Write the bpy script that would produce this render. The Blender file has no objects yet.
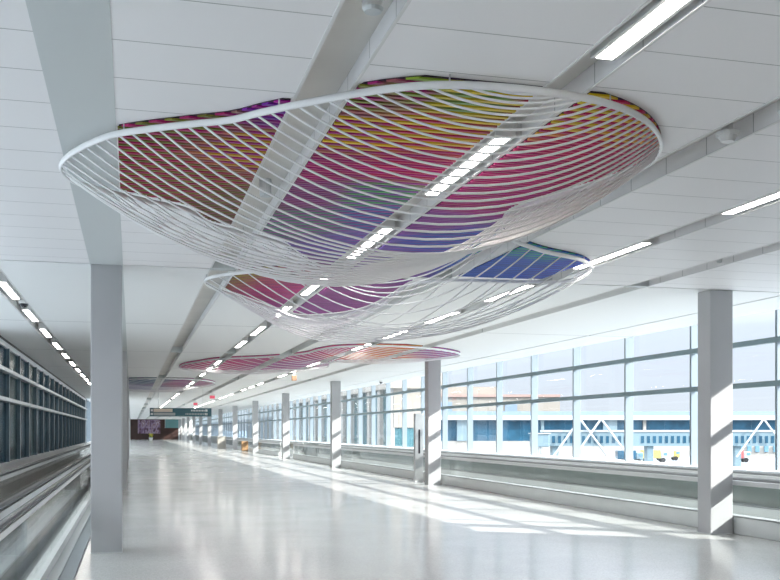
import bpy, bmesh, math, random
from mathutils import Vector
random.seed(7)
C = bpy.context.scene.collection
scene = bpy.context.scene

# ------------------------------------------------------------------ camera
H = 1.70
YAW = math.atan((390 - 131) / 980.0)
cam = bpy.data.objects.new('camera', bpy.data.cameras.new('camera'))
C.objects.link(cam)
cam.location = (0, 0, H)
cam.rotation_euler = (math.pi / 2, 0, -YAW)
cam.data.sensor_width = 36
cam.data.lens = 980 / 780 * 36
cam.data.shift_y = (431 - 290) / 780
cam.data.clip_end = 3000
cam.data.clip_start = 0.05
scene.camera = cam

# ------------------------------------------------------------------ world sky
world = bpy.data.worlds.new('sky')
scene.world = world
world.use_nodes = True
wn, wl = world.node_tree.nodes, world.node_tree.links
wn.clear()
wo = wn.new('ShaderNodeOutputWorld')
wb = wn.new('ShaderNodeBackground')
wg = wn.new('ShaderNodeTexCoord')
wsx = wn.new('ShaderNodeSeparateXYZ')
wr = wn.new('ShaderNodeValToRGB')
wl.new(wg.outputs['Generated'], wsx.inputs[0])
wl.new(wsx.outputs['Z'], wr.inputs[0])
e = wr.color_ramp.elements
e[0].position = 0.0; e[0].color = (0.84, 0.90, 0.98, 1)
e[1].position = 0.6; e[1].color = (6.6, 7.1, 7.6, 1)
q = e.new(0.10); q.color = (0.80, 0.89, 1.03, 1)
q = e.new(0.25); q.color = (2.9, 3.1, 3.4, 1)
wl.new(wr.outputs[0], wb.inputs['Color'])
wb.inputs['Strength'].default_value = 1.0
wl.new(wb.outputs[0], wo.inputs['Surface'])

# ------------------------------------------------------------------ sun
sun = bpy.data.objects.new('sun', bpy.data.lights.new('sun', 'SUN'))
C.objects.link(sun)
sun.data.energy = 12.0
sun.data.angle = math.radians(0.6)
sun.data.color = (1.0, 0.96, 0.90)
sun.rotation_euler = Vector((-1.0, 0.68, -0.64)).to_track_quat('-Z', 'Y').to_euler()

# ------------------------------------------------------------------ exposure
vs = scene.view_settings
vs.view_transform = 'Standard'
vs.look = 'None'
vs.exposure = 0.08
vs.gamma = 1.0
vs.use_curve_mapping = False

# ------------------------------------------------------------------ materials
def mat(name, col, rough=0.5, metal=0.0, spec=0.5):
    m = bpy.data.materials.new(name)
    m.use_nodes = True
    p = m.node_tree.nodes['Principled BSDF']
    p.inputs['Base Color'].default_value = (*col, 1)
    p.inputs['Roughness'].default_value = rough
    p.inputs['Metallic'].default_value = metal
    p.inputs['Specular IOR Level'].default_value = spec
    return m

def mottle(m, scale=3.0, amt=0.06, detail=4):
    """gentle procedural variation of a material's base colour"""
    nt = m.node_tree; n, l = nt.nodes, nt.links
    p = n['Principled BSDF']
    base = tuple(p.inputs['Base Color'].default_value)
    tc = n.new('ShaderNodeTexCoord')
    t = n.new('ShaderNodeTexNoise'); t.inputs['Scale'].default_value = scale
    t.inputs['Detail'].default_value = detail
    l.new(tc.outputs['Object'], t.inputs['Vector'])
    r = n.new('ShaderNodeValToRGB')
    r.color_ramp.elements[0].position = 0.3
    r.color_ramp.elements[1].position = 0.7
    r.color_ramp.elements[0].color = tuple(min(1, c * (1 - amt)) for c in base[:3]) + (1,)
    r.color_ramp.elements[1].color = tuple(min(1, c * (1 + amt)) for c in base[:3]) + (1,)
    l.new(t.outputs['Fac'], r.inputs[0])
    l.new(r.outputs[0], p.inputs['Base Color'])
    return m

def line_mat(name, base, line, axis, pitch, offset, width, rough=0.5, fine=None):
    """base colour with thin regularly spaced seams across one world axis"""
    m = mat(name, base, rough)
    n, l = m.node_tree.nodes, m.node_tree.links
    p = n['Principled BSDF']
    g = n.new('ShaderNodeNewGeometry')
    s = n.new('ShaderNodeSeparateXYZ')
    l.new(g.outputs['Position'], s.inputs[0])
    def mask(pitch, offset, width):
        a = n.new('ShaderNodeMath'); a.operation = 'SUBTRACT'
        l.new(s.outputs[axis], a.inputs[0]); a.inputs[1].default_value = offset - width / 2 - 1000 * pitch
        b = n.new('ShaderNodeMath'); b.operation = 'MODULO'
        l.new(a.outputs[0], b.inputs[0]); b.inputs[1].default_value = pitch
        c = n.new('ShaderNodeMath'); c.operation = 'LESS_THAN'
        l.new(b.outputs[0], c.inputs[0]); c.inputs[1].default_value = width
        return c.outputs[0]
    mx = n.new('ShaderNodeMixRGB')
    mx.inputs[1].default_value = (*base, 1); mx.inputs[2].default_value = (*line, 1)
    l.new(mask(pitch, offset, width), mx.inputs[0])
    l.new(mx.outputs[0], p.inputs['Base Color'])
    return m

def glass_mat(name, tint, refl):
    m = bpy.data.materials.new(name); m.use_nodes = True
    n, l = m.node_tree.nodes, m.node_tree.links
    n.clear()
    o = n.new('ShaderNodeOutputMaterial')
    t = n.new('ShaderNodeBsdfTransparent'); t.inputs[0].default_value = (*tint, 1)
    g = n.new('ShaderNodeBsdfGlossy'); g.inputs['Roughness'].default_value = 0.01
    f = n.new('ShaderNodeLayerWeight'); f.inputs['Blend'].default_value = 0.5
    pw = n.new('ShaderNodeMath'); pw.operation = 'POWER'; pw.inputs[1].default_value = 5.0
    l.new(f.outputs['Facing'], pw.inputs[0])
    k = n.new('ShaderNodeMath'); k.operation = 'MULTIPLY_ADD'
    k.inputs[1].default_value = 0.9*refl; k.inputs[2].default_value = 0.04*refl
    x = n.new('ShaderNodeMixShader')
    l.new(pw.outputs[0], k.inputs[0]); l.new(k.outputs[0], x.inputs[0])
    l.new(t.outputs[0], x.inputs[1]); l.new(g.outputs[0], x.inputs[2])
    l.new(x.outputs[0], o.inputs['Surface'])
    return m

def emit_mat(name, col, st):
    m = bpy.data.materials.new(name); m.use_nodes = True
    n, l = m.node_tree.nodes, m.node_tree.links
    n.clear()
    o = n.new('ShaderNodeOutputMaterial'); em = n.new('ShaderNodeEmission')
    em.inputs[0].default_value = (*col, 1); em.inputs[1].default_value = st
    l.new(em.outputs[0], o.inputs['Surface'])
    return m

M = {}
M['white'] = mottle(mat('white_paint', (0.80, 0.80, 0.79), 0.5), 2, 0.02)
M['column'] = mottle(mat('column_paint', (0.44, 0.445, 0.455), 0.45), 2, 0.02)
M['beam'] = mat('grey_beam_paint', (0.60, 0.63, 0.63), 0.5)
M['channel'] = mottle(mat('channel_metal', (0.68, 0.66, 0.62), 0.4, 0.2), 1.5, 0.05)
M['lip'] = mat('channel_lip', (0.74, 0.74, 0.73), 0.4)
M['ceil_near'] = line_mat('ceiling_panel_narrow', (0.89, 0.88, 0.885), (0.40, 0.40, 0.40), 'Y', 0.645, 6.03, 0.010)
M['ceil_far'] = line_mat('ceiling_panel_wide', (0.88, 0.89, 0.885), (0.45, 0.46, 0.46), 'Y', 7.62, 14.2, 0.05)
M['black'] = mat('black_rubber', (0.012, 0.012, 0.013), 0.35)
M['dark'] = mat('dark_void', (0.10, 0.10, 0.10), 0.7)
M['frame'] = mat('window_frame', (0.22, 0.265, 0.30), 0.4, 0.2)
M['frame_dark'] = mat('transom_metal', (0.20, 0.27, 0.29), 0.4, 0.3)
M['glass'] = glass_mat('clear_glass', (0.97, 0.985, 0.99), 0.45)
M['rail_glass'] = glass_mat('balustrade_glass', (0.955, 0.97, 0.967), 0.5)
M['steel'] = mottle(mat('brushed_steel', (0.62, 0.63, 0.63), 0.28, 0.85), 6, 0.05)
M['steel_light'] = mat('satin_aluminium', (0.74, 0.75, 0.75), 0.3, 0.4)
M['skirt'] = mottle(mat('skirt_panel', (0.66, 0.68, 0.67), 0.3, 0.15), 2, 0.03)
M['belt'] = line_mat('belt_rubber', (0.04, 0.04, 0.04), (0.02, 0.02, 0.02), 'Y', 0.4, 0, 0.02, 0.5)
M['belt_steel'] = line_mat('steel_pallets', (0.42, 0.43, 0.43), (0.15, 0.15, 0.15), 'Y', 0.4, 0, 0.02, 0.4)
M['deck'] = line_mat('ledge_grille', (0.50, 0.52, 0.52), (0.10, 0.11, 0.11), 'X', 0.16, 0.02, 0.06, 0.4)
M['tint'] = mat('tinted_dark_glass', (0.018, 0.050, 0.075), 0.2, 0.0, 0.02)
M['tint2'] = mat('tinted_green_glass', (0.055, 0.09, 0.095), 0.2, 0.0, 0.02)
M['fin'] = mat('blue_grey_fin', (0.11, 0.165, 0.20), 0.4, 0.1)
M['whitebar'] = mat('white_transom', (0.70, 0.74, 0.76), 0.4)
M['tube'] = mat('white_powder_coat', (0.86, 0.86, 0.86), 0.35)
M['lamp'] = emit_mat('lamp_diffuser', (1.0, 0.95, 0.90), 20)
M['plastic'] = mat('white_plastic', (0.75, 0.75, 0.74), 0.4)
M['lens'] = mat('dark_lens', (0.02, 0.02, 0.025), 0.1)
M['panel_back'] = mat('dark_plum_backing', (0.035, 0.012, 0.035), 0.55)

def floor_mat():
    m = mat('polished_terrazzo', (0.62, 0.62, 0.61), 0.2, 0.0, 0.35)
    n, l = m.node_tree.nodes, m.node_tree.links
    p = n['Principled BSDF']
    g = n.new('ShaderNodeNewGeometry')
    v = n.new('ShaderNodeTexVoronoi'); v.inputs['Scale'].default_value = 70
    l.new(g.outputs['Position'], v.inputs['Vector'])
    r = n.new('ShaderNodeValToRGB')
    r.color_ramp.elements[0].color = (0.49, 0.49, 0.475, 1)
    r.color_ramp.elements[1].color = (0.64, 0.64, 0.62, 1)
    l.new(v.outputs['Color'], r.inputs[0])
    t = n.new('ShaderNodeTexNoise'); t.inputs['Scale'].default_value = 0.6; t.inputs['Detail'].default_value = 5
    l.new(g.outputs['Position'], t.inputs['Vector'])
    r2 = n.new('ShaderNodeMapRange'); r2.inputs['To Min'].default_value = 0.90; r2.inputs['To Max'].default_value = 1.06
    l.new(t.outputs['Fac'], r2.inputs[0])
    mx = n.new('ShaderNodeMixRGB'); mx.blend_type = 'MULTIPLY'; mx.inputs[0].default_value = 1
    l.new(r.outputs[0], mx.inputs[1]); l.new(r2.outputs[0], mx.inputs[2])
    l.new(mx.outputs[0], p.inputs['Base Color'])
    r3 = n.new('ShaderNodeMapRange'); r3.inputs['To Min'].default_value = 0.10; r3.inputs['To Max'].default_value = 0.21
    l.new(t.outputs['Fac'], r3.inputs[0]); l.new(r3.outputs[0], p.inputs['Roughness'])
    return m
M['floor'] = floor_mat()

def attr_mat():
    m = mat('coloured_slats', (0.5, 0.1, 0.2), 0.45)
    n, l = m.node_tree.nodes, m.node_tree.links
    a = n.new('ShaderNodeAttribute'); a.attribute_name = 'hue'
    l.new(a.outputs['Color'], n['Principled BSDF'].inputs['Base Color'])
    return m
M['slats'] = attr_mat()

# ------------------------------------------------------------------ builders
class MB:
    def __init__(self): self.v, self.f = [], []
    def box(self, x0, x1, y0, y1, z0, z1):
        b = len(self.v)
        self.v += [(x0,y0,z0),(x1,y0,z0),(x1,y1,z0),(x0,y1,z0),(x0,y0,z1),(x1,y0,z1),(x1,y1,z1),(x0,y1,z1)]
        self.f += [tuple(b+i for i in t) for t in ((0,3,2,1),(4,5,6,7),(0,1,5,4),(1,2,6,5),(2,3,7,6),(3,0,4,7))]
        return self
    def prism(self, pts, z0, z1):
        b = len(self.v); n = len(pts)
        self.v += [(x,y,z0) for x,y in pts] + [(x,y,z1) for x,y in pts]
        self.f.append(tuple(b+i for i in reversed(range(n)))); self.f.append(tuple(b+n+i for i in range(n)))
        for i in range(n):
            j = (i+1) % n
            self.f.append((b+i, b+j, b+n+j, b+n+i))
        return self
    def tube(self, pts, r, sides=6, closed=False, ry=None):
        """sweep an elliptic section along pts"""
        ry = ry or r
        P = [Vector(p) for p in pts]; n = len(P); b = len(self.v)
        up = Vector((0,0,1))
        for i, p in enumerate(P):
            a = P[i-1] if (i or closed) else P[0]
            c = P[(i+1) % n] if (i < n-1 or closed) else P[-1]
            t = (c-a).normalized()
            s = t.cross(up)
            s = s.normalized() if s.length > 1e-4 else Vector((1,0,0))
            u = s.cross(t).normalized()
            for k in range(sides):
                ang = 2*math.pi*(k+.5)/sides
                self.v.append(tuple(p + s*(r*math.cos(ang)) + u*(ry*math.sin(ang))))
        for i in range(n if closed else n-1):
            j = (i+1) % n
            for k in range(sides):
                k2 = (k+1) % sides
                self.f.append((b+i*sides+k, b+i*sides+k2, b+j*sides+k2, b+j*sides+k))
        if not closed:
            self.f.append(tuple(b+k for k in reversed(range(sides))))
            self.f.append(tuple(b+(n-1)*sides+k for k in range(sides)))
        return self
    def cyl(self, x, y, z0, z1, r0, r1=None, sides=16):
        r1 = r0 if r1 is None else r1
        b = len(self.v)
        for z, r in ((z0,r0),(z1,r1)):
            for k in range(sides):
                a = 2*math.pi*k/sides
                self.v.append((x+r*math.cos(a), y+r*math.sin(a), z))
        self.f.append(tuple(b+k for k in reversed(range(sides)))); self.f.append(tuple(b+sides+k for k in range(sides)))
        for k in range(sides):
            k2 = (k+1) % sides
            self.f.append((b+k, b+k2, b+sides+k2, b+sides+k))
        return self
    def dome(self, x, y, z, r, sides=16, rings=5):
        """half ball hanging below z"""
        for i in range(rings):
            a0, a1 = math.pi/2*i/rings, math.pi/2*(i+1)/rings
            self.cyl(x, y, z-r*math.sin(a1), z-r*math.sin(a0), max(r*math.cos(a1), .001), r*math.cos(a0), sides)
        return self
    def build(self, name, m, parent=None, bevel=0, smooth=False):
        me = bpy.data.meshes.new(name)
        me.from_pydata(self.v, [], self.f); me.update()
        o = bpy.data.objects.new(name, me); C.objects.link(o)
        me.materials.append(m)
        if smooth:
            for p in me.polygons: p.use_smooth = True
        if parent: o.parent = parent
        if bevel:
            md = o.modifiers.new('bevel', 'BEVEL'); md.width = bevel; md.segments = 2; md.limit_method = 'ANGLE'
        return o

def box(*a): return MB().box(*a)
def thing(name, label, cat, loc=(0,0,0), group=None):
    o = bpy.data.objects.new(name, None); C.objects.link(o)
    o.location = loc; o.empty_display_size = .1
    return tag(o, label, cat, group)
def tag(o, label, cat, group=None):
    o['label'] = label; o['category'] = cat
    if group: o['group'] = group
    return o
def struct(o):
    o['kind'] = 'structure'; return o
def dup(root, loc, label=None, group=None):
    r = root.copy(); C.objects.link(r); r.location = loc
    if label: r['label'] = label
    if group: r['group'] = group
    for ch in list(root.children):
        c = ch.copy(); C.objects.link(c); c.parent = r
        for g in list(ch.children):
            d = g.copy(); C.objects.link(d); d.parent = c
    return r

ORD = ['nearest','second','third','fourth','fifth','sixth','seventh','eighth','ninth','tenth','eleventh','twelfth','thirteenth','fourteenth']
ZC = 4.02
BAY, Y0 = 15.24, 14.2
YB, YE = -14.0, 200.0
XL, XW = -3.1, 12.25
COLY = [Y0 + BAY*k for k in range(-1, 13)]

# ------------------------------------------------------------------ setting
struct(box(XL-.3, 12.9, YB, YE+.3, -0.2, 0).build('floor', M['floor']))
CH = [(-2.12,-1.80),(1.09,1.46),(2.69,3.02),(4.34,4.70),(6.02,6.34),(7.66,8.02),(10.72,10.80)]
edges = [XL-.3] + [x for c in CH for x in c] + [11.95]
for nm, ya, yb, key in (('ceiling', YB, Y0-.03, 'ceil_near'), ('ceiling', Y0+.03, YE, 'ceil_far')):
    m = MB()
    for i in range(0, len(edges), 2):
        xa, xb = edges[i], edges[i+1]
        if xa < -.5 < xb:
            m.box(xa, -.55, ya, yb, ZC, ZC+.2); m.box(-.11, xb, ya, yb, ZC, ZC+.2)
        else: m.box(xa, xb, ya, yb, ZC, ZC+.2)
    struct(m.build(nm, M[key]))
struct(box(XL-.3, 12.9, YB, YE+.3, 4.60, 4.80).build('roof', M['white']))
m = MB()
for xa, xb in CH: m.box(xa-.02, xb+.02, YB, YE, ZC+.16, ZC+.24)
struct(m.build('trim_1', M['channel']))                      # pans at the top of the channels
m = MB()
for xa, xb in CH[:-1]:
    for x in (xa, xb-.022): m.box(x, x+.022, YB, YE, ZC-.005, ZC+.004)
struct(m.build('trim_2', M['lip']))                          # thin lips along the channels
struct(box(-.55, -.11, YB, YE, ZC-.004, ZC+.2).build('trim_3', M['beam']))   # flush grey beam over the left columns
m = MB()
for y in COLY:
    if y < 14: continue
    for xa, xb in CH[:-1]: m.box(xa, xb, y-.10, y+.10, ZC-.006, ZC+.17)
struct(m.build('trim_4', M['beam']))                         # cross caps closing the channels on the column lines
struct(box(XL-.3, 11.95, Y0-.028, Y0+.028, ZC+.02, ZC+.2).build('trim_5', M['dark']))

# columns: two rows
k = 0
def column(x0, x1, y0, y1, label, group):
    t = thing('column', label, 'column', ((x0+x1)/2, y0, 0), group)
    a, b, d = (x0-x1)/2, (x1-x0)/2, y1-y0
    box(a, b, 0, d, 0, ZC-.001 + .0).build('shaft', M['column'], t, bevel=.012)
    box(a-.004, b+.004, -.004, d+.004, 0.001, 0.012).build('floor_joint', M['beam'], t)
    return t
for i, y in enumerate(COLY):
    if y < 14: continue
    if i == 1: lab = 'wide grey-white square column standing alone at the left front of the hall'
    else: lab = 'white square column hidden in line behind the wide left front column'
    column(-.54, -.12, y, y+.42, lab, 'left row of columns' if i > 1 else None)
for i, y in enumerate(COLY):
    if y < 14: continue
    n = i-1
    lab = ('white square column crossed by window shadows at the right front' if n == 0 else
           'white square column beside the tall steel pylon' if n == 1 else
           '%s white square column from the front along the right windows' % ORD[n])
    xc = 9.21 if n == 0 else 9.04
    column(xc-.02, xc+.40, y, y+.38, lab, None)

# ------------------------------------------------------------------ right window wall
def window(n, y0, y1, parent_name, mull_y, X, heads, zt, sill, glass, sgn=1, depth=.22):
    w = bpy.data.objects.new('window_%d' % n, None); C.objects.link(w); struct(w)
    w.location = (X, y0, 0)
    for y in mull_y:
        struct(box(0, sgn*depth, y-y0-.035, y-y0+.035, sill, zt).build('mullion', M['frame'], w))
    for z in heads:
        struct(box(-.01*sgn, sgn*depth*.5, 0, y1-y0, z-.055, z+.055).build('transom', M['frame_dark'], w))
    ys = [y0] + [y for y in mull_y if y0 < y < y1] + [y1]
    for a, b in zip(ys, ys[1:]):
        struct(box(sgn*(depth-.03), sgn*(depth-.015), a-y0, b-y0, sill, zt).build('pane', glass, w))
    return w
PM = BAY/5
n = 1
SILL = .93
mull_all = [16.67 + PM*j for j in range(-2, 60) if 16.67 + PM*j < YE]
for k in range(0, 13):
    a = 11.0 if k == 0 else Y0 + BAY*(k-1) + 9.6
    b = Y0 + BAY*k + 9.6
    a, b = (11.0, Y0+9.6) if k == 0 else (a, min(b, YE))
    if a >= YE: break
    window(n, a, b, '', [y for y in mull_all if a <= y < b], XW, (3.50, 2.64), 4.60, SILL, M['glass'])
    n += 1
struct(box(XW, 12.62, YB, 11.0, 0, 4.6).build('wall_right', M['white']))
struct(box(XW, 12.62, 11.0, YE, 0, SILL).build('wall_right', M['white']))
M['ledge'] = mottle(mat('ledge_face_shaded', (.30, .33, .325), .45), 1, .05)  # shade on the ledge front is put into this darker colour
struct(box(11.55, 12.24, 3.0, YE, 0.001, .90).build('trim_6', M['ledge']))
struct(box(11.53, 12.245, 3.0, YE, .90, .935).build('trim_7', M['deck']))

# ------------------------------------------------------------------ left window wall (tinted)
PL = BAY/6
lm = [27.14 + PL*j for j in range(-1, 18)]
LEND = 72.0
struct(box(XL-.3, XL, 24, YE, 0, .86).build('wall_left', M['white']))
struct(box(XL-.3, XL+.02, 24, LEND, 3.83, ZC).build('wall_left', M['whitebar']))
struct(box(XL, XL+.05, YB, LEND, ZC-.05, ZC-.012).build('trim_8', M['dark']))
struct(box(XL-.02, XL+.12, 24, LEND, .86, .90).build('trim_9', M['steel_light']))
struct(box(XL-.05, XL+.05, LEND, LEND+.15, 0, ZC).build('trim_10', M['whitebar']))
ends = [24] + [Y0+BAY*j for j in range(1, 4)] + [LEND]
for a, b in zip(ends, ends[1:]):
    w = bpy.data.objects.new('window_%d' % n, None); C.objects.link(w); struct(w); w.location = (XL, a, 0)
    ms = [y for y in lm if a <= y < b]
    for y in ms:
        struct(box(-.05, .05, y-a-.02, y-a+.02, .88, 3.84).build('mullion', M['fin'], w))
        struct(box(.05, .056, y-a-.02, y-a+.02, .88, 3.84).build('mullion', M['whitebar'], w))
    for z in (3.22, 2.49):
        struct(box(-.05, .13, 0, b-a, z-.045, z+.045).build('transom', M['whitebar'], w))
    ys = [a]+[y for y in ms if y > a]+[b]
    for j, (c, d) in enumerate(zip(ys, ys[1:])):
        struct(box(-.06, -.04, c-a, d-a, .88, 3.84).build('pane', M['tint2'] if j % 5 == 2 else M['tint'], w))
    n += 1
w = bpy.data.objects.new('window_%d' % n, None); C.objects.link(w); struct(w); w.location = (XL, 1.0, 0)  # unseen clear glazing, added to let sky light into the foreground
struct(box(XL-.3, XL, YB, .99, 0, ZC).build('wall_left', M['white']))
for j in range(0, 8):
    struct(box(-.15, 0, j*3.05-.03, j*3.05+.03, 0, ZC).build('mullion', M['frame'], w))
struct(box(-.10, -.08, .03, 23.0, 0, ZC).build('pane', M['glass'], w))
n += 1
w = bpy.data.objects.new('window_%d' % n, None); C.objects.link(w); struct(w); w.location = (XL, LEND, 0)
for j in range(1, 42):
    struct(box(-.15, 0, j*3.05-.03, j*3.05+.03, .86, ZC).build('mullion', M['frame'], w))
struct(box(-.10, -.08, .15, YE-LEND, .86, ZC).build('pane', M['glass'], w))
n += 1

# ends of the hall
struct(box(XL-.3, 12.62, YB-.3, YB, 0, 4.6).build('wall_back', M['white']))
struct(box(XL-.3, 12.62, YE, YE+.3, 0, 4.6).build('wall_front', M['white']))

# ------------------------------------------------------------------ moving walkways
def balustrade(t, x, ya, yb, pane, rail, base=.28, gtop=.80):
    skirt = M['dark_skirt'] if rail == M['black'] else M['skirt']
    box(x-.09, x+.09, ya, yb, 0.001, base).build('skirt', skirt, t, bevel=.01)
    box(x-.10, x+.10, ya, yb, base, base+.025).build('skirt_cap', M['greyrail'], t)
    cnt = max(1, round((yb-ya)/pane)); s = (yb-ya)/cnt
    for i in range(cnt):
        box(x-.008, x+.008, ya+i*s+.006, ya+(i+1)*s-.006, base+.02, gtop+.03).build('glass_panel', M['rail_glass'], t)
    box(x-.045, x+.045, ya, yb, gtop, gtop+.075).build('rail_housing', M['steel_light'], t)
    zc = (gtop+.11+base)/2; h = (gtop+.11-base)/2
    hr = MB().tube([(x, ya-.02, gtop+.11), (x, yb+.02, gtop+.11)], .045, 8, False, .032).build('handrail', rail, t)
    for yy, s_ in ((ya, -1), (yb, 1)):                          # rounded newel ends
        pts = [(x, yy+s_*h*math.sin(math.pi*j/8), zc+h*math.cos(math.pi*j/8)) for j in range(9)]
        MB().tube(pts, .045, 8, False, .032).build('newel', rail, hr)

def walkway(label, xa, xb, ya, yb, pane, rail='greyrail'):
    t = thing('moving_walkway', label, 'moving walkway', ((xa+xb)/2, ya, 0))
    o = []
    for x in (xa, xb): balustrade(t, x-(xa+xb)/2, 0, yb-ya, pane, M[rail])
    w = (xb-xa)/2-.1
    box(-w, w, 0, yb-ya, 0.001, .02).build('belt', M['belt' if rail == 'black' else 'belt_steel'], t)
    for yy in (-.9, yb-ya): box(-w-.2, w+.2, yy, yy+.9, 0.001, .008).build('comb_plate', M['steel'], t)
    return t
M['dark_skirt'] = mat('dark_skirt_panel', (.045, .045, .042), .4)
M['greyrail'] = mat('grey_handrail', (.30, .31, .31), .35)
walkway('moving walkway with glass sides along the right windows, passing the front column', 9.74, 11.30, 1.0, 60.0, 2.2)
walkway('far moving walkway along the right windows, deep in the hall', 9.74, 11.30, 66.0, 110.0, 2.6)
walkway('moving walkway with dark belt along the dark left windows', -2.3, -1.32, 1.5, 66, 2.6, 'black')
t = thing('glass_balustrade', 'glass balustrade with a steel base beside the left front column', 'balustrade', (-.93, 1.2, 0))
L_ = 60.
M['plinth'] = mat('grey_plinth', (.30, .32, .33), .5)
box(-.20, .30, 0, L_, 0.001, .035).build('plinth', M['plinth'], t)
box(-.20, .14, 0, L_, .035, .05).build('step', M['beam'], t)
box(-.12, .02, 0, L_, .05, .16).build('base_rail', M['skirt'], t)
cnt = 30
for i in range(cnt):
    box(-.06, -.045, i*L_/cnt+.006, (i+1)*L_/cnt-.006, .15, .90).build('glass_panel', M['rail_glass'], t)
box(-.10, -.01, 0, L_, .88, .935).build('top_rail', M['steel_light'], t)
MB().tube([(-.055, -.02, .955), (-.055, L_+.02, .955)], .045, 8, False, .025).build('handrail', M['black'], t)

# ------------------------------------------------------------------ ceiling lights
proto = thing('linear_light', '', 'ceiling light', (0,0,0))
box(-.085, .085, -.02, 1.99, ZC+.0085, ZC+.155).build('housing', M['lip'], proto)
box(-.055, .055, 0, 1.97, ZC+.006, ZC+.008).build('diffuser', M['lamp'], proto)
first = True
rows = [(-1.96, 16.4, -6, 24, 'above the left walkway', 'lights above the left walkway'),
        (2.86, 7.27, -4, 28, 'in the channel crossing the large sculpture', 'lights of the middle ceiling channel'),
        (6.18, 7.27, -4, 28, 'in the channel right of the sculptures', 'lights of the right ceiling channel')]
for x, y0, ka, kb, where, grp in rows:
    seen = 0
    for kk in range(ka, kb):
        y = y0 + 3.66*kk
        if y < YB+.5 or any(abs(y+.95-c) < 1.1 for c in COLY if c > 14): continue
        vis = (x > 4 and y > 4.0) or (0 < x < 4 and y > 3.0) or (x < 0 and y > 14)
        if not vis: lab = 'ceiling light %s, before the first one seen' % where
        elif seen < 9:
            lab = '%s long recessed ceiling light %s' % (ORD[seen], where); seen += 1
        else: lab = 'small distant ceiling light %s, past the ninth' % where
        if first: o = proto; o.location = (x, y, 0); o['label'] = lab; o['group'] = grp; first = False
        else: dup(proto, (x, y, 0), lab, grp)

# ------------------------------------------------------------------ ceiling devices
def drum(x, y, label, r=.06, h=.12):
    t = thing('ceiling_speaker', label, 'ceiling device', (x, y, ZC+.16-h-.05))
    MB().cyl(0, 0, .02, h+.055, r).build('body', M['plastic'], t, smooth=False)
    MB().cyl(0, 0, 0, .02, r*.8, r).build('grille', M['beam'], t)
def detector(x, y, label):
    t = thing('smoke_detector', label, 'smoke detector', (x, y, ZC+.02))
    MB().cyl(0, 0, .0, .14, .045).build('stem', M['plastic'], t)
    MB().cyl(0, 0, -.03, .0, .085, .095).build('base', M['plastic'], t)
    MB().cyl(0, 0, -.075, -.03, .05, .075).build('chamber', M['lip'], t)
drum(1.29, 5.25, 'white cylinder device in the ceiling channel at the top edge of the picture')
drum(1.28, 9.65, 'small cylinder device in the ceiling channel seen through the sculpture netting')
drum(4.60, 6.15, 'white cylinder device beside the smoke detector in the right ceiling channel')
detector(4.52, 6.75, 'white round smoke detector hanging in the channel right of the sculpture')
drum(4.5, 9.6, 'small cylinder device in the channel just beyond the sculpture right lobe', .05, .10)
drum(7.84, 11.9, 'small cylinder device in the channel before the right front column', .04, .11)
def cam_dome(x, y, z, label):
    t = thing('dome_camera', label, 'camera', (x, y, z))
    MB().cyl(0, 0, 0, .06, .09).build('mount', M['plastic'], t)
    MB().dome(0, 0, 0, .075).build('dome', M['lens'], t)
cam_dome(-1.88, 18.9, ZC-.01, 'black dome camera between lights above the left walkway')
cam_dome(11.2, 44.0, ZC-.06, 'small dark dome camera under the ceiling by the far right windows')

# ------------------------------------------------------------------ hanging sculptures
TH = YAW; S_, C_ = math.sin(TH), math.cos(TH)
RIM_A = [(-0.57,8.63),(-0.5,8.27),(-0.38,7.98),(-0.23,7.7),(-0.1,7.53),(0.13,7.35),(0.41,7.16),(0.68,6.99),(0.86,6.78),(1.1,6.53),(1.33,6.31),(1.55,6.13),(1.78,5.99),(2.02,5.91),(2.28,5.88),
 (2.56,5.88),(2.86,5.92),(3.12,6.0),(3.38,6.14),(3.63,6.35),(3.87,6.64),(4.03,6.93),(4.12,7.23),(4.11,7.56),(4.04,7.96),(3.88,8.46),(3.76,8.87),(3.7,9.25),(3.78,9.67),(3.98,10.16),
 (4.24,10.55),(4.56,10.85),(4.93,11.15),(5.37,11.4),(5.67,11.62),(6.02,12.09),(6.23,12.65),(6.24,13.11),(5.92,13.42),(5.23,13.52),(4.5,13.6),(4.08,13.98),(4.06,14.74),(4.12,15.93),(4.06,17.3),(3.75,18.2),(3.12,18.6),
 (2.28,17.24),(1.73,16.18),(1.3,15.47),(1.09,14.88),(1.06,14.39),(1.24,13.97),(1.59,13.6),(2.03,13.31),(2.30,13.0),(2.23,12.6),(1.96,12.01),(1.75,11.53),(1.4,11.12),(1.03,10.82),(0.79,10.56),(0.62,10.11),(0.47,9.88),(0.2,9.70),(-0.13,9.44),(-0.36,9.23),(-0.5,9.02)]

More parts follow.
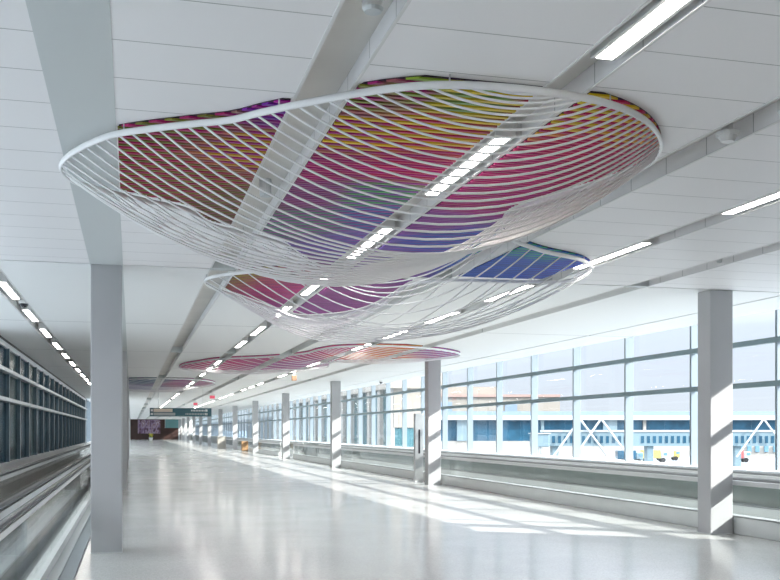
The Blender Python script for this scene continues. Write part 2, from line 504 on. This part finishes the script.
ZR = 3.95
RIM_A = [(x*2.25/2.2, y*2.25/2.2) for x, y in RIM_A]
def smooth_closed(pts, sub=4):
    out = []; n = len(pts)
    for i in range(n):
        p0, p1, p2, p3 = [Vector(pts[(i+d) % n]) for d in (-1,0,1,2)]
        for s in range(sub):
            t = s/sub
            out.append(.5*((2*p1)+(p2-p0)*t+(2*p0-5*p1+4*p2-p3)*t*t+(3*p1-p0-3*p2+p3)*t**3))
    return out
def arc(pts, i0, i1, n, step=1):
    """n points equally spaced along the closed polyline from index i0 to i1"""
    N = len(pts); idx = [i0]
    while idx[-1] != i1: idx.append((idx[-1]+step) % N)
    P = [pts[i] for i in idx]
    d = [0]
    for a, b in zip(P, P[1:]): d.append(d[-1]+(b-a).length)
    out = []
    for j in range(n):
        s = d[-1]*j/(n-1) if n > 1 else 0
        q = 0
        while q < len(d)-2 and d[q+1] < s: q += 1
        f = (s-d[q])/max(1e-6, d[q+1]-d[q])
        out.append(P[q].lerp(P[q+1], min(1, f)) if len(P) > 1 else P[0])
    return out
def hang(a, b, z, sag, seg=18):
    out = []
    for j in range(seg+1):
        t = j/seg; s = 1-abs(2*t-1)**2.0
        p = a.lerp(b, t)
        out.append((p.x, p.y, z - sag*s))
    return out

def sculpture(label, rim, zr, sections, ox, oy, sub=4, rw=.016, rh=.027, cr=.0092, smax=.86, hangers=12, kz=.09):
    """sections: (left i0,i1,right i0,i1,count) arcs joined by hanging cords"""
    t = thing('hanging_sculpture', label, 'sculpture', (ox, oy, zr))
    P = [Vector((p[0]-ox, p[1]-oy)) for p in rim]
    D = smooth_closed([tuple(p) for p in P], sub)
    ring = MB().tube([(p.x, p.y, 0) for p in D], rw, 8, True, rh).build('rim', M['tube'], t, smooth=True)
    for (a0, a1, b0, b1, cnt) in sections:
        A = arc(D, a0*sub % len(D), a1*sub % len(D), cnt+1, -1)
        B = arc(D, b0*sub % len(D), b1*sub % len(D), cnt+1, 1)
        for a, b in list(zip(A, B))[1:]:
            w = (a-b).length
            if w < .12: continue
            sag = min(smax, kz*w**1.6)
            MB().tube(hang(a, b, 0, sag), cr, 5).build('cord', M['tube'], t, smooth=True)
    for j in range(hangers):
        p = D[int(j*len(D)/hangers)]
        MB().cyl(p.x, p.y, 0.02, ZC-zr-.001, .006, sides=6).build('hanger_rod', M['steel'], ring)
    return t
# index guide: 14 = nearest point, 0 = left tip, 24 = right lobe back, 29 = right waist, 55 = left waist
sculpture('largest white netted hanging sculpture, leaf-shaped with two lobes, nearest the front', RIM_A, ZR,
          [(14, 4, 15, 22, 25), (4, 64, 22, 26, 17), (64, 56, 26, 29, 11), (56, 50, 29, 36, 10), (50, 46, 36, 45, 18)],
          2.5, 9.0, hangers=16)
RIM_B = [(4.91,26.23),(5.27,25.16),(6.26,24.58),(7.59,24.9),(8.92,26.23),(9.31,27.67),(8.78,29.09),(7.16,29.9),(6.25,30.9),(6.52,33.2),(5.79,35.03),(4.18,36.5),(2.73,36.45),(1.75,35.6),(1.65,33.4),(2.13,31.6),(2.63,30.28),(3.88,29.11),(4.75,27.6)]
RIM_B = [(x*2.25/2.2, y*2.25/2.2) for x, y in RIM_B]
sculpture('second hanging netted sculpture, small in the middle distance, red below the ceiling', RIM_B, ZR,
          [(2, 0, 3, 6, 12), (0, 17, 6, 8, 8), (17, 13, 8, 11, 14)], 5.0, 30.0, hangers=8, cr=.008, smax=.22, kz=.02)
RIM_C = [(-1.2,47),(-.6,44.6),(1.0,43.4),(2.6,43.6),(3.63,45.5),(3.88,48.53),(3.3,53),(2.61,55.06),(1.2,56.2),(-.3,55.4),(-1.3,52.0)]
sculpture('farthest hanging netted sculpture, just right of the left front column', RIM_C, ZR,
          [(2, 0, 3, 5, 10), (0, 9, 5, 7, 14)], 1.3, 50.0, hangers=6, cr=.008, smax=.25, kz=.02)

# coloured slatted ceiling panels that follow each sculpture's outline
PAL = [  # x, y, colour of even slats, colour of odd slats
 (0.0, 7.6, (.42,.03,.14), (.22,.22,.05)), (0.5, 7.3, (.45,.03,.16), (.20,.20,.04)), (0.95, 6.9, (.22,.05,.38), (.36,.05,.28)),
 (0.1, 8.8, (.46,.05,.13), (.24,.20,.06)), (0.6, 9.2, (.44,.05,.12), (.25,.20,.06)), (0.95, 8.0, (.56,.34,.06), (.44,.05,.24)), (1.0, 9.8, (.30,.12,.12), (.22,.18,.06)),
 (1.6, 6.5, (.42,.04,.20), (.25,.28,.06)), (1.8, 6.3, (.28,.40,.08), (.40,.04,.18)), (2.3, 6.4, (.75,.58,.06), (.20,.35,.10)),
 (1.6, 7.4, (.75,.50,.06), (.42,.04,.20)), (2.2, 7.2, (.78,.55,.05), (.62,.04,.12)), (1.6, 8.4, (.46,.07,.18), (.44,.05,.20)), (2.3, 8.2, (.62,.06,.16), (.58,.06,.24)),
 (1.7, 9.4, (.34,.09,.24), (.30,.10,.26)), (2.3, 9.3, (.12,.40,.16), (.28,.14,.40)), (1.9, 10.6, (.14,.30,.22), (.36,.14,.36)), (2.5, 10.2, (.12,.22,.50), (.34,.12,.40)),
 (2.9, 6.2, (.78,.60,.05), (.55,.04,.12)), (3.3, 6.5, (.78,.55,.05), (.55,.03,.12)), (3.7, 6.9, (.72,.40,.05), (.52,.02,.12)), (3.5, 7.3, (.62,.04,.15), (.52,.03,.14)),
 (3.3, 8.0, (.60,.05,.22), (.50,.04,.18)), (3.9, 7.6, (.52,.02,.14), (.42,.02,.12)), (3.3, 9.2, (.52,.05,.20), (.46,.05,.24)), (3.2, 10.3, (.30,.08,.36), (.36,.10,.38)),
 (2.6, 11.8, (.26,.10,.38), (.16,.16,.44)), (3.6, 11.2, (.06,.12,.50), (.16,.10,.45)), (3.4, 12.6, (.12,.10,.44), (.30,.12,.40)),
 (4.6, 11.3, (.03,.34,.22), (.04,.20,.48)), (5.2, 11.7, (.04,.36,.26), (.03,.16,.52)), (5.0, 12.6, (.02,.14,.60), (.02,.12,.48)), (5.9, 12.6, (.02,.16,.62), (.08,.08,.46)),
 (1.4, 14.2, (.40,.36,.06), (.24,.10,.10)), (1.8, 14.2, (.42,.38,.06), (.38,.08,.14)), (2.2, 14.6, (.60,.10,.18), (.40,.10,.20)), (2.6, 15.6, (.62,.08,.18), (.40,.08,.30)), (3.3, 16, (.46,.12,.36), (.36,.14,.36)),
 (3.2, 14, (.34,.10,.36), (.20,.10,.42)), (3.8, 17, (.36,.14,.40), (.44,.12,.34)),
 (7, 26, (.70,.10,.10), (.70,.40,.06)), (8.6, 27, (.30,.12,.45), (.55,.12,.25)), (5.6, 27, (.50,.12,.35), (.66,.08,.14)), (7.2, 28.6, (.72,.38,.05), (.66,.08,.14)),
 (4.5, 31, (.60,.06,.18), (.40,.12,.30)), (2.6, 33, (.50,.08,.25), (.62,.06,.18)), (5.6, 33, (.30,.12,.42), (.55,.16,.25)),
 (0.5, 47, (.10,.30,.28), (.20,.12,.36)), (2.6, 48, (.58,.08,.16), (.30,.10,.36)), (0.6, 53, (.16,.14,.40), (.26,.16,.30)), (3, 52, (.60,.16,.14), (.22,.14,.40))]
def hue(x, y, odd):
    tot = 0; c = [0,0,0]
    for px, py, a, b in PAL:
        w = 1/(((x-px)*1.6)**2 + (y-py)**2 + .01)**3.0
        s = b if odd else a
        tot += w
        for i in range(3): c[i] += w*s[i]
    c = [v/tot for v in c]; g = sum(c)/3
    return [max(.004, min(.95, 0.88*(g+(v-g)*1.25))) for v in c]
def inside_spans(P, y):
    xs = []
    for (x0,y0),(x1,y1) in zip(P, P[1:]+P[:1]):
        if (y0 <= y) != (y1 <= y): xs.append(x0+(x1-x0)*(y-y0)/(y1-y0))
    xs.sort()
    return list(zip(xs[::2], xs[1::2]))
def colour_panel(rim, xa, xb, label, sub, pitch, y_lo=None, y_hi=None, seg=.14):
    P = [tuple(p) for p in smooth_closed(rim, 4)]
    ys = [p[1] for p in P]; lo, hi = max(min(ys), y_lo or -99), min(max(ys), y_hi or 1e4)
    back = MB(); slats = MB(); cols = []
    y = math.ceil(lo/pitch)*pitch; odd = 0
    step = pitch/2
    rowsn = 0
    while y < hi:
        mid = inside_spans(P, y)
        def edge_spans(yy):
            s = inside_spans(P, yy)
            return s if len(s) == len(mid) else mid
        h = step*(.23 if odd else .27)
        for (a, b), bl, bh, sl, sh in zip(mid, edge_spans(y-step/2), edge_spans(y+step/2), edge_spans(y-h), edge_spans(y+h)):
            a, b = max(a, xa), min(b, xb)
            if b-a < .03: continue
            cl = lambda v: min(max(v, xa), xb)
            back.prism([(cl(bl[0]), y-step/2), (cl(bl[1]), y-step/2), (cl(bh[1]), y+step/2), (cl(bh[0]), y+step/2)], ZC-.008, ZC-.001)
            nseg = max(1, int((b-a)/seg))
            jit = random.Random(int(y*1000)).uniform(-.15, .15)
            base = len(slats.v)
            for i in range(nseg+1):
                x = a+(b-a)*i/nseg
                x0 = cl(sl[0]) + (cl(sl[1])-cl(sl[0]))*i/nseg; x1 = cl(sh[0]) + (cl(sh[1])-cl(sh[0]))*i/nseg
                cc = hue(x, y, odd); cc = [max(0, v*(1+jit)) for v in cc]
                slats.v += [(x0, y-h, ZC-.008), (x1, y+h, ZC-.008), (x1, y+h, ZC-.022), (x0, y-h, ZC-.022)]
                cols += [cc]*4
            for i in range(nseg):
                q = base+4*i
                for k in range(4):
                    k2 = (k+1) % 4
                    slats.f.append((q+k, q+4+k, q+4+k2, q+k2))
            slats.f.append((base, base+1, base+2, base+3)); q = base+4*nseg
            slats.f.append((q+3, q+2, q+1, q))
            rowsn += 1
        y += step; odd = 1-odd
    if not rowsn: return
    t = thing('striped_ceiling_panel', label, 'ceiling panel', ((xa+xb)/2, (lo+hi)/2, ZC-.001))
    off = Vector(t.location)
    for mb in (back, slats): mb.v = [tuple(Vector(v)-off) for v in mb.v]
    back.build('backing', M['panel_back'], t)
    o = slats.build('slats', M['slats'], t)
    at = o.data.attributes.new('hue', 'FLOAT_COLOR', 'POINT')
    for i, c in enumerate(cols): at.data[i].color = (*c, 1)
    return t
G = .012
strips = [(-.11+G, 1.09-G), (1.46+G, 2.69-G), (3.02+G, 4.34-G), (4.70+G, 6.02-G), (6.34+G, 7.66-G), (8.02+G, 10.7)]
YS = Y0-.12
names = ['striped panel of crimson and olive slats above the sculpture left tip',
         'striped panel of yellow, green and purple slats above the middle of the large sculpture',
         'striped panel of yellow and crimson slats above the right end of the large sculpture',
         'striped panel of green and blue slats above the sculpture right rear lobe']
for (xa, xb), lb in zip(strips, names): colour_panel(RIM_A, xa, xb, lb, 4, .15, None, YS)
names = [None, 'striped panel of olive and pink slats over the large sculpture rear left lobe',
         'striped panel of purple slats over the large sculpture rear end, right of the lights', None]
YS2 = Y0+.12
colour_panel(RIM_A, strips[0][0], strips[0][1], 'narrow sliver of olive slats at the rear left lobe tip', 4, .15, YS2, None)
colour_panel(RIM_A, strips[1][0], strips[1][1], names[1], 4, .15, YS2, None)
colour_panel(RIM_A, strips[2][0], strips[2][1], names[2], 4, .15, YS2, None)
B_l = ['distant striped red panel at the left end of the second sculpture', 'distant striped crimson panel left of center on the second sculpture',
       'distant striped crimson and purple panel in the middle of the second sculpture', 'distant striped orange and red panel on the second sculpture', 'distant striped purple panel at the right end of the second sculpture']
for (xa, xb), lb in zip(strips[1:], B_l): colour_panel(RIM_B, xa, xb, lb, 4, .30, seg=.3)
for (xa, xb), lb in zip([(-1.8+G, -.56)]+strips[:3], ['far striped panel left of the grey beam over the farthest sculpture', 'far striped teal panel on the farthest sculpture', 'far striped blue panel in the middle of the farthest sculpture', 'far striped red panel at the right of the farthest sculpture']):
    colour_panel(RIM_C, xa, xb, lb, 4, .36, seg=.4)

# ------------------------------------------------------------------ things in the hall
t = thing('steel_pylon', 'tall stainless steel pylon with a dark slot beside the second right column', 'pylon', (9.28, 31.4, 0))
box(-.14, .14, -.10, .10, 0, 2.28).build('body', M['steel'], t, bevel=.01)
box(-.03, .03, -.112, -.099, .95, 1.75).build('slot', M['lens'], t)
box(-.15, .15, -.11, .11, 0.0005, .05).build('base', M['steel_light'], t)

M['teal'] = mat('sign_teal', (.045, .13, .16), .5)
M['signgrey'] = mat('sign_grey', (.42, .45, .44), .5)
M['cream'] = mat('sign_cream', (.75, .66, .55), .5)
t = thing('hanging_sign', 'long dark hanging direction sign far down the hall above the floor', 'sign', (2.65, 55, 2.5))
box(-1.66, 1.66, 0, .14, 0, .46).build('board', M['teal'], t)
box(-1.46, -.45, -.012, 0, .24, .42).build('pale_panel', M['cream'], t)
box(-1.46, -.30, -.012, 0, .05, .20).build('pale_panel', M['signgrey'], t)
MB().prism([(-.25, 0), (.25, 0), (.25, .001), (-.25, .001)], .05, .06).build('divider', M['signgrey'], t)
m = MB()
for j in range(9): m.box(.55+j*.085, .60+j*.085, -.012, 0, .28, .37)
m.build('lettering', M['white'], t)
m = MB()
for j in range(14): m.box(.25+j*.085, .30+j*.085, -.012, 0, .09, .18)
m.build('lettering', M['signgrey'], t)
for x in (1.38, -1.55):
    for z in (.07, .27): box(x-.06, x+.06, -.012, 0, z, z+.12).build('pictogram', M['white'], t)
for x in (-1.2, 1.2): MB().cyl(x, .07, .46, ZC-2.5, .015, sides=8).build('hanger', M['steel'], t)

M['red'] = emit_mat('red_sign_light', (.85, .16, .22), .9)
def redsign(x, y, label):
    t = thing('ceiling_sign', label, 'sign', (x, y, ZC-.36))
    box(-.15, .15, 0, .05, 0, .18).build('lit_face', M['red'], t)
    box(-.16, .16, .005, .06, -.01, .23).build('case', M['plastic'], t)
    MB().cyl(0, .03, .23, .36, .02, sides=8).build('stem', M['plastic'], t)
redsign(4.75, 60, 'small red lit ceiling sign, nearer and brighter of the two')
redsign(4.75, 76, 'small red lit ceiling sign, farther and fainter of the two')
M['amber'] = mat('amber_case', (.62, .36, .22), .5)
t = thing('ceiling_beacon', 'small brownish box hanging from the ceiling below the red sculpture', 'ceiling device', (6.2, 38.2, ZC-.36))
box(-.09, .09, -.08, .08, .02, .22).build('box', M['amber'], t, bevel=.01)
MB().cyl(0, 0, .22, .36, .03, sides=8).build('stem', M['plastic'], t)

M['wood'] = mottle(mat('warm_wood', (.33, .19, .09), .5), 8, .2)
M['kiosk'] = mottle(mat('beige_laminate', (.42, .40, .36), .5), 4, .06)
t = thing('cabinet', 'small wooden cabinet far off among the right columns', 'cabinet', (9.2, 82.5, 0))
box(-.27, .27, -.3, .3, .06, .85).build('body', M['wood'], t, bevel=.02)
box(-.24, .24, -.25, .25, 0, .06).build('plinth', M['dark'], t)
box(-.01, .01, -.305, -.299, .1, .82).build('door_gap', M['dark'], t)
t = thing('kiosk', 'beige kiosk standing far off between the right columns', 'kiosk', (8.7, 98.5, 0))
box(-.42, .42, -.4, .4, 0, 1.15).build('body', M['kiosk'], t, bevel=.02)
box(-.45, .45, -.43, .43, 1.15, 1.2).build('counter_top', M['beam'], t)
# far end: brown wall with a large pale picture
M['brown'] = mottle(mat('dark_brown_panelling', (.045, .02, .015), .5), 1, .3)
def mural_mat():
    m = mat('picture_blotches', (.5, .4, .5), .5)
    n, l = m.node_tree.nodes, m.node_tree.links
    g = n.new('ShaderNodeTexCoord'); mp = n.new('ShaderNodeMapping'); mp.inputs['Scale'].default_value = (1.5, 1, .7)
    l.new(g.outputs['Object'], mp.inputs[0])
    t = n.new('ShaderNodeTexNoise'); t.inputs['Scale'].default_value = 1.1; t.inputs['Detail'].default_value = 3
    l.new(mp.outputs[0], t.inputs['Vector'])
    r = n.new('ShaderNodeValToRGB'); e = r.color_ramp.elements
    e[0].position = .36; e[0].color = (.08, .035, .03, 1); e[1].position = .66; e[1].color = (.55, .48, .58, 1)
    for p, c in ((.45, (.18, .10, .20, 1)), (.52, (.42, .34, .46, 1)), (.59, (.20, .09, .12, 1))):
        q = e.new(p); q.color = c
    l.new(t.outputs['Fac'], r.inputs[0]); l.new(r.outputs[0], n['Principled BSDF'].inputs['Base Color'])
    return m
M['mural'] = mural_mat()
t = thing('mural_wall', 'dark brown panelled wall with a pale purple picture closing the hall', 'wall panel', (4.5, YE-.4, 0))
box(-5.4, 2.0, 0, .2, 0, 4.0).build('panelling', M['brown'], t)
box(2.0, 5.2, 0, .2, 0, 2.3).build('panelling', M['brown'], t)
box(-3.2, 1.1, -.06, -.001, 1.2, 3.9).build('picture', M['mural'], t)
M['tealglass'] = mat('teal_glazing', (.16, .34, .35), .2)
box(2.1, 5.1, .05, .15, 2.3, 4.0).build('glazing', M['tealglass'], t)
M['leaf'] = mottle(mat('yellow_flowers', (.70, .62, .05), .6), 6, .3)
t = thing('planter', 'white pot of yellow flowers before the brown wall at the far end', 'planter', (3.4, 178, 0))
MB().cyl(0, 0, 0, .55, .22, .38).build('pot', M['plastic'], t)
m = MB()
for j in range(60):
    a, r, z = random.uniform(0, 6.28), random.uniform(0, .38), random.uniform(.6, 1.15)
    m.cyl(r*math.cos(a), r*math.sin(a), z, z+.12, .02, .08, 6)
m.build('flowers', M['leaf'], t)
MB().cyl(0, 0, .55, .9, .12, .28).build('stems', mat('plant_green', (.10, .22, .05), .6), t)

# ------------------------------------------------------------------ airfield outside
GZ = -3.6
M['apron'] = mottle(mat('apron_concrete', (.20, .215, .23), .8), .05, .06)
struct(box(12.95, 900, -400, 1200, GZ-.3, GZ).build('ground', M['apron']))
struct(box(-900, XL-.35, -400, 1200, GZ-.3, GZ).build('ground', M['apron']))
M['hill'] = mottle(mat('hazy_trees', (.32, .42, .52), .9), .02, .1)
m = MB()
for j in range(60):
    x = -100+j*22; h = 9+3*math.sin(j*1.7)+2*math.sin(j*.6)
    m.box(x, x+22, 640, 660, GZ, GZ+h)
struct(m.build('treeline', M['hill']))

M['tan'] = mottle(mat('tan_cladding', (.235, .21, .18), .7), .2, .05)
M['pink'] = mat('parapet_pink', (.28, .19, .165), .7)
M['lowwall'] = mottle(mat('cream_wall', (.27, .255, .235), .7), .2, .05)
M['blue'] = mottle(mat('blue_glazing', (.015, .065, .11), .12), .4, .3)
M['roofw'] = mat('white_roof_edge', (.34, .36, .375), .5)
M['roofg'] = mat('blue_grey_roof', (.15, .20, .26), .6)
M['winb'] = mat('window_blue', (.10, .20, .27), .2)
M['bridge'] = mat('bridge_blue_grey', (.13, .19, .22), .5)

# local frame facing the camera direction: f forward distance, r sideways; a point = cam + f*F + r*R
def pt(u, d):
    r = (u-390)/980*d
    return (d*S_ + r*C_, d*C_ - r*S_)
def placed(name, label, cat, u, d):
    t = thing(name, label, cat, (*pt(u, d), GZ)); t.rotation_euler = (0, 0, -YAW); return t

M['tealfac'] = mottle(mat('teal_facade', (.03, .10, .12), .15), .5, .3)
t = thing('terminal_wing', 'terminal wing of teal glass bays beyond the far right windows', 'building', (22, 82, GZ))
box(0, 4.2, 0, 110, 0, 3.9).build('lower_wall', M['lowwall'], t)
box(.1, 4.2, .1, 110, 3.9, 9.0).build('glazing', M['tealfac'], t)
box(-.4, 4.6, -.4, 110, 9.0, 12.5).build('roof_band', M['tan'], t)
box(0, 4.2, -.05, .1, 5.6, 9.0).build('end_wall', M['tan'], t)
for j in range(28): box(-.25, .1, j*4, j*4+.9, 0, 9.0).build('pier', M['lowwall'], t)

# long concourse across the apron
D = 205.
def W(u): return (u-610)/980*D
def Z(v, d=D): return H + (431-v)*d/980 - GZ
t = placed('terminal_building', 'long white-roofed concourse with blue glazing across the apron', 'building', 610, D)
box(W(350), W(960), 0, 20, 0, Z(441)).build('lower_wall', M['lowwall'], t)
box(W(350), W(960), .3, 20, Z(441), Z(420)).build('glazing', M['blue'], t)
box(W(350), W(960), -1.0, 20, Z(420), Z(415.5)).build('roof_edge', M['roofw'], t)
box(W(350), W(960), 3, 20, Z(415.5), Z(411)).build('roof', M['roofg'], t)
rr = random.Random(3)
u = 352
while u < 955:
    ww = rr.choice((3, 4, 9, 14))
    if rr.random() < .45: box(W(u), W(u+ww), -.2, .3, Z(441), Z(420)).build('wall_bay', M['lowwall'] if rr.random() < .5 else M['bridge'], t)
    u += ww + rr.choice((8, 14, 22))
for u in (741, 749, 757, 766, 775): box(W(u-2), W(u+2), -.3, .1, Z(452), Z(446)).build('window', M['winb'], t)
# tall tan block behind
t = placed('terminal_block', 'tall tan building rising behind the concourse on the left', 'building', 470, 250)
D2 = 250.
def W2(u): return (u-470)/980*D2
box(W2(330), W2(560), 0, 30, 0, Z(397, D2)).build('wall', M['tan'], t)
box(W2(330), W2(560), -.5, 30, Z(397, D2), Z(394.5, D2)).build('parapet', M['pink'], t)
box(W2(350), W2(505), 4, 26, Z(394.5, D2), Z(386, D2)).build('plant_room', M['tan'], t)
for u in (350, 400, 440, 505): box(W2(u), W2(u+12), -.3, 0, Z(412, D2), Z(402, D2)).build('window_band', M['roofg'], t)
# jet bridges with white bracing
def jetbridge(u0, u1, d, label, apexes):
    t = placed('jet_bridge', label, 'jet bridge', (u0+u1)/2, d)
    um = (u0+u1)/2
    X = lambda u: (u-um)/980*d
    z = lambda v: H + (431-v)*d/980 - GZ
    box(X(u0), X(u1), 0, 2.6, z(446), z(432)).build('tunnel', M['bridge'], t)
    box(X(u0)-.2, X(u1)+.2, -.1, 2.7, z(432), z(430)).build('tunnel_roof', M['roofw'], t)
    m = MB()
    for j in range(int((u1-u0)/6)): m.box(X(u0+1+j*6), X(u0+4+j*6), -.05, 0, z(443), z(436))
    m.build('window_strip', M['blue'], t)
    for ua in apexes:
        for ub in (ua-27, ua+28):
            MB().tube([(X(ua), -.6, z(419)), (X(ub), -.6, z(457))], .13, 6).build('brace', M['roofw'], t)
        MB().tube([(X(ua), -.6, z(419)), (X(ua), 2.6, z(416))], .12, 6).build('tie', M['roofw'], t)
    box(X(u0+8), X(u0+14), .3, 2.2, 0, z(446)).build('support', M['bridge'], t)
    return t
jetbridge(545, 640, 120, 'jet bridge with white braces seen through the middle right windows', [579, 600])
jetbridge(640, 700, 140, 'jet bridge just left of the right front column', [])
jetbridge(728, 800, 130, 'jet bridge with one white brace right of the front column', [762])
t = placed('jet_bridge_cab', 'grey jet bridge cab on a stand beyond the windows left of center', 'jet bridge', 541, 110)
d = 110
z = lambda v: H + (431-v)*d/980 - GZ
box(-.95, .95, 0, 2.2, z(447), z(434)).build('cab', M['bridge'], t, bevel=.1)
box(-1.1, 1.1, -.1, 2.3, z(434), z(433)).build('cab_roof', M['roofw'], t)
MB().tube([(-.9, .5, 0), (0, .5, z(447))], .15, 6).build('leg', M['steel'], t)
MB().tube([(.9, .5, 0), (0, .5, z(447))], .15, 6).build('leg', M['steel'], t)
box(-1.2, 1.2, .2, .8, .2, .7).build('axle', M['dark'], t)
# ground vehicles
def truck(u, d, label, body, cabc):
    t = placed('service_truck', label, 'vehicle', u, d)
    box(-2.0, 1.0, 0, 1.8, .7, 2.1).build('cargo_body', body, t, bevel=.05)
    cb = box(1.05, 2.2, .05, 1.75, .5, 1.8).build('cab', cabc, t, bevel=.15)
    box(1.5, 2.1, -.01, .06, 1.2, 1.65).build('window', M['winb'], cb)
    for x in (-1.3, 1.4):
        for y in (.1, 1.55):
            w_ = MB().cyl(0, 0, -.15, .15, .4, sides=14).build('wheel', M['black'], t)
            w_.rotation_euler = (math.pi/2, 0, 0); w_.location = (x, y, .4)
M['yellow'] = mat('vehicle_yellow', (.36, .28, .09), .5)
M['vred'] = mat('vehicle_red', (.36, .07, .07), .5)
truck(655, 165, 'yellow service truck on the apron left of the front column', M['yellow'], M['roofw'])
truck(668, 175, 'white service truck with yellow cab behind the yellow truck', M['roofw'], M['yellow'])
truck(738, 165, 'red and white service truck seen right of the front column', M['vred'], M['roofw'])
truck(630, 160, 'dark blue service truck on the apron below the concourse', M['blue'], M['bridge'])
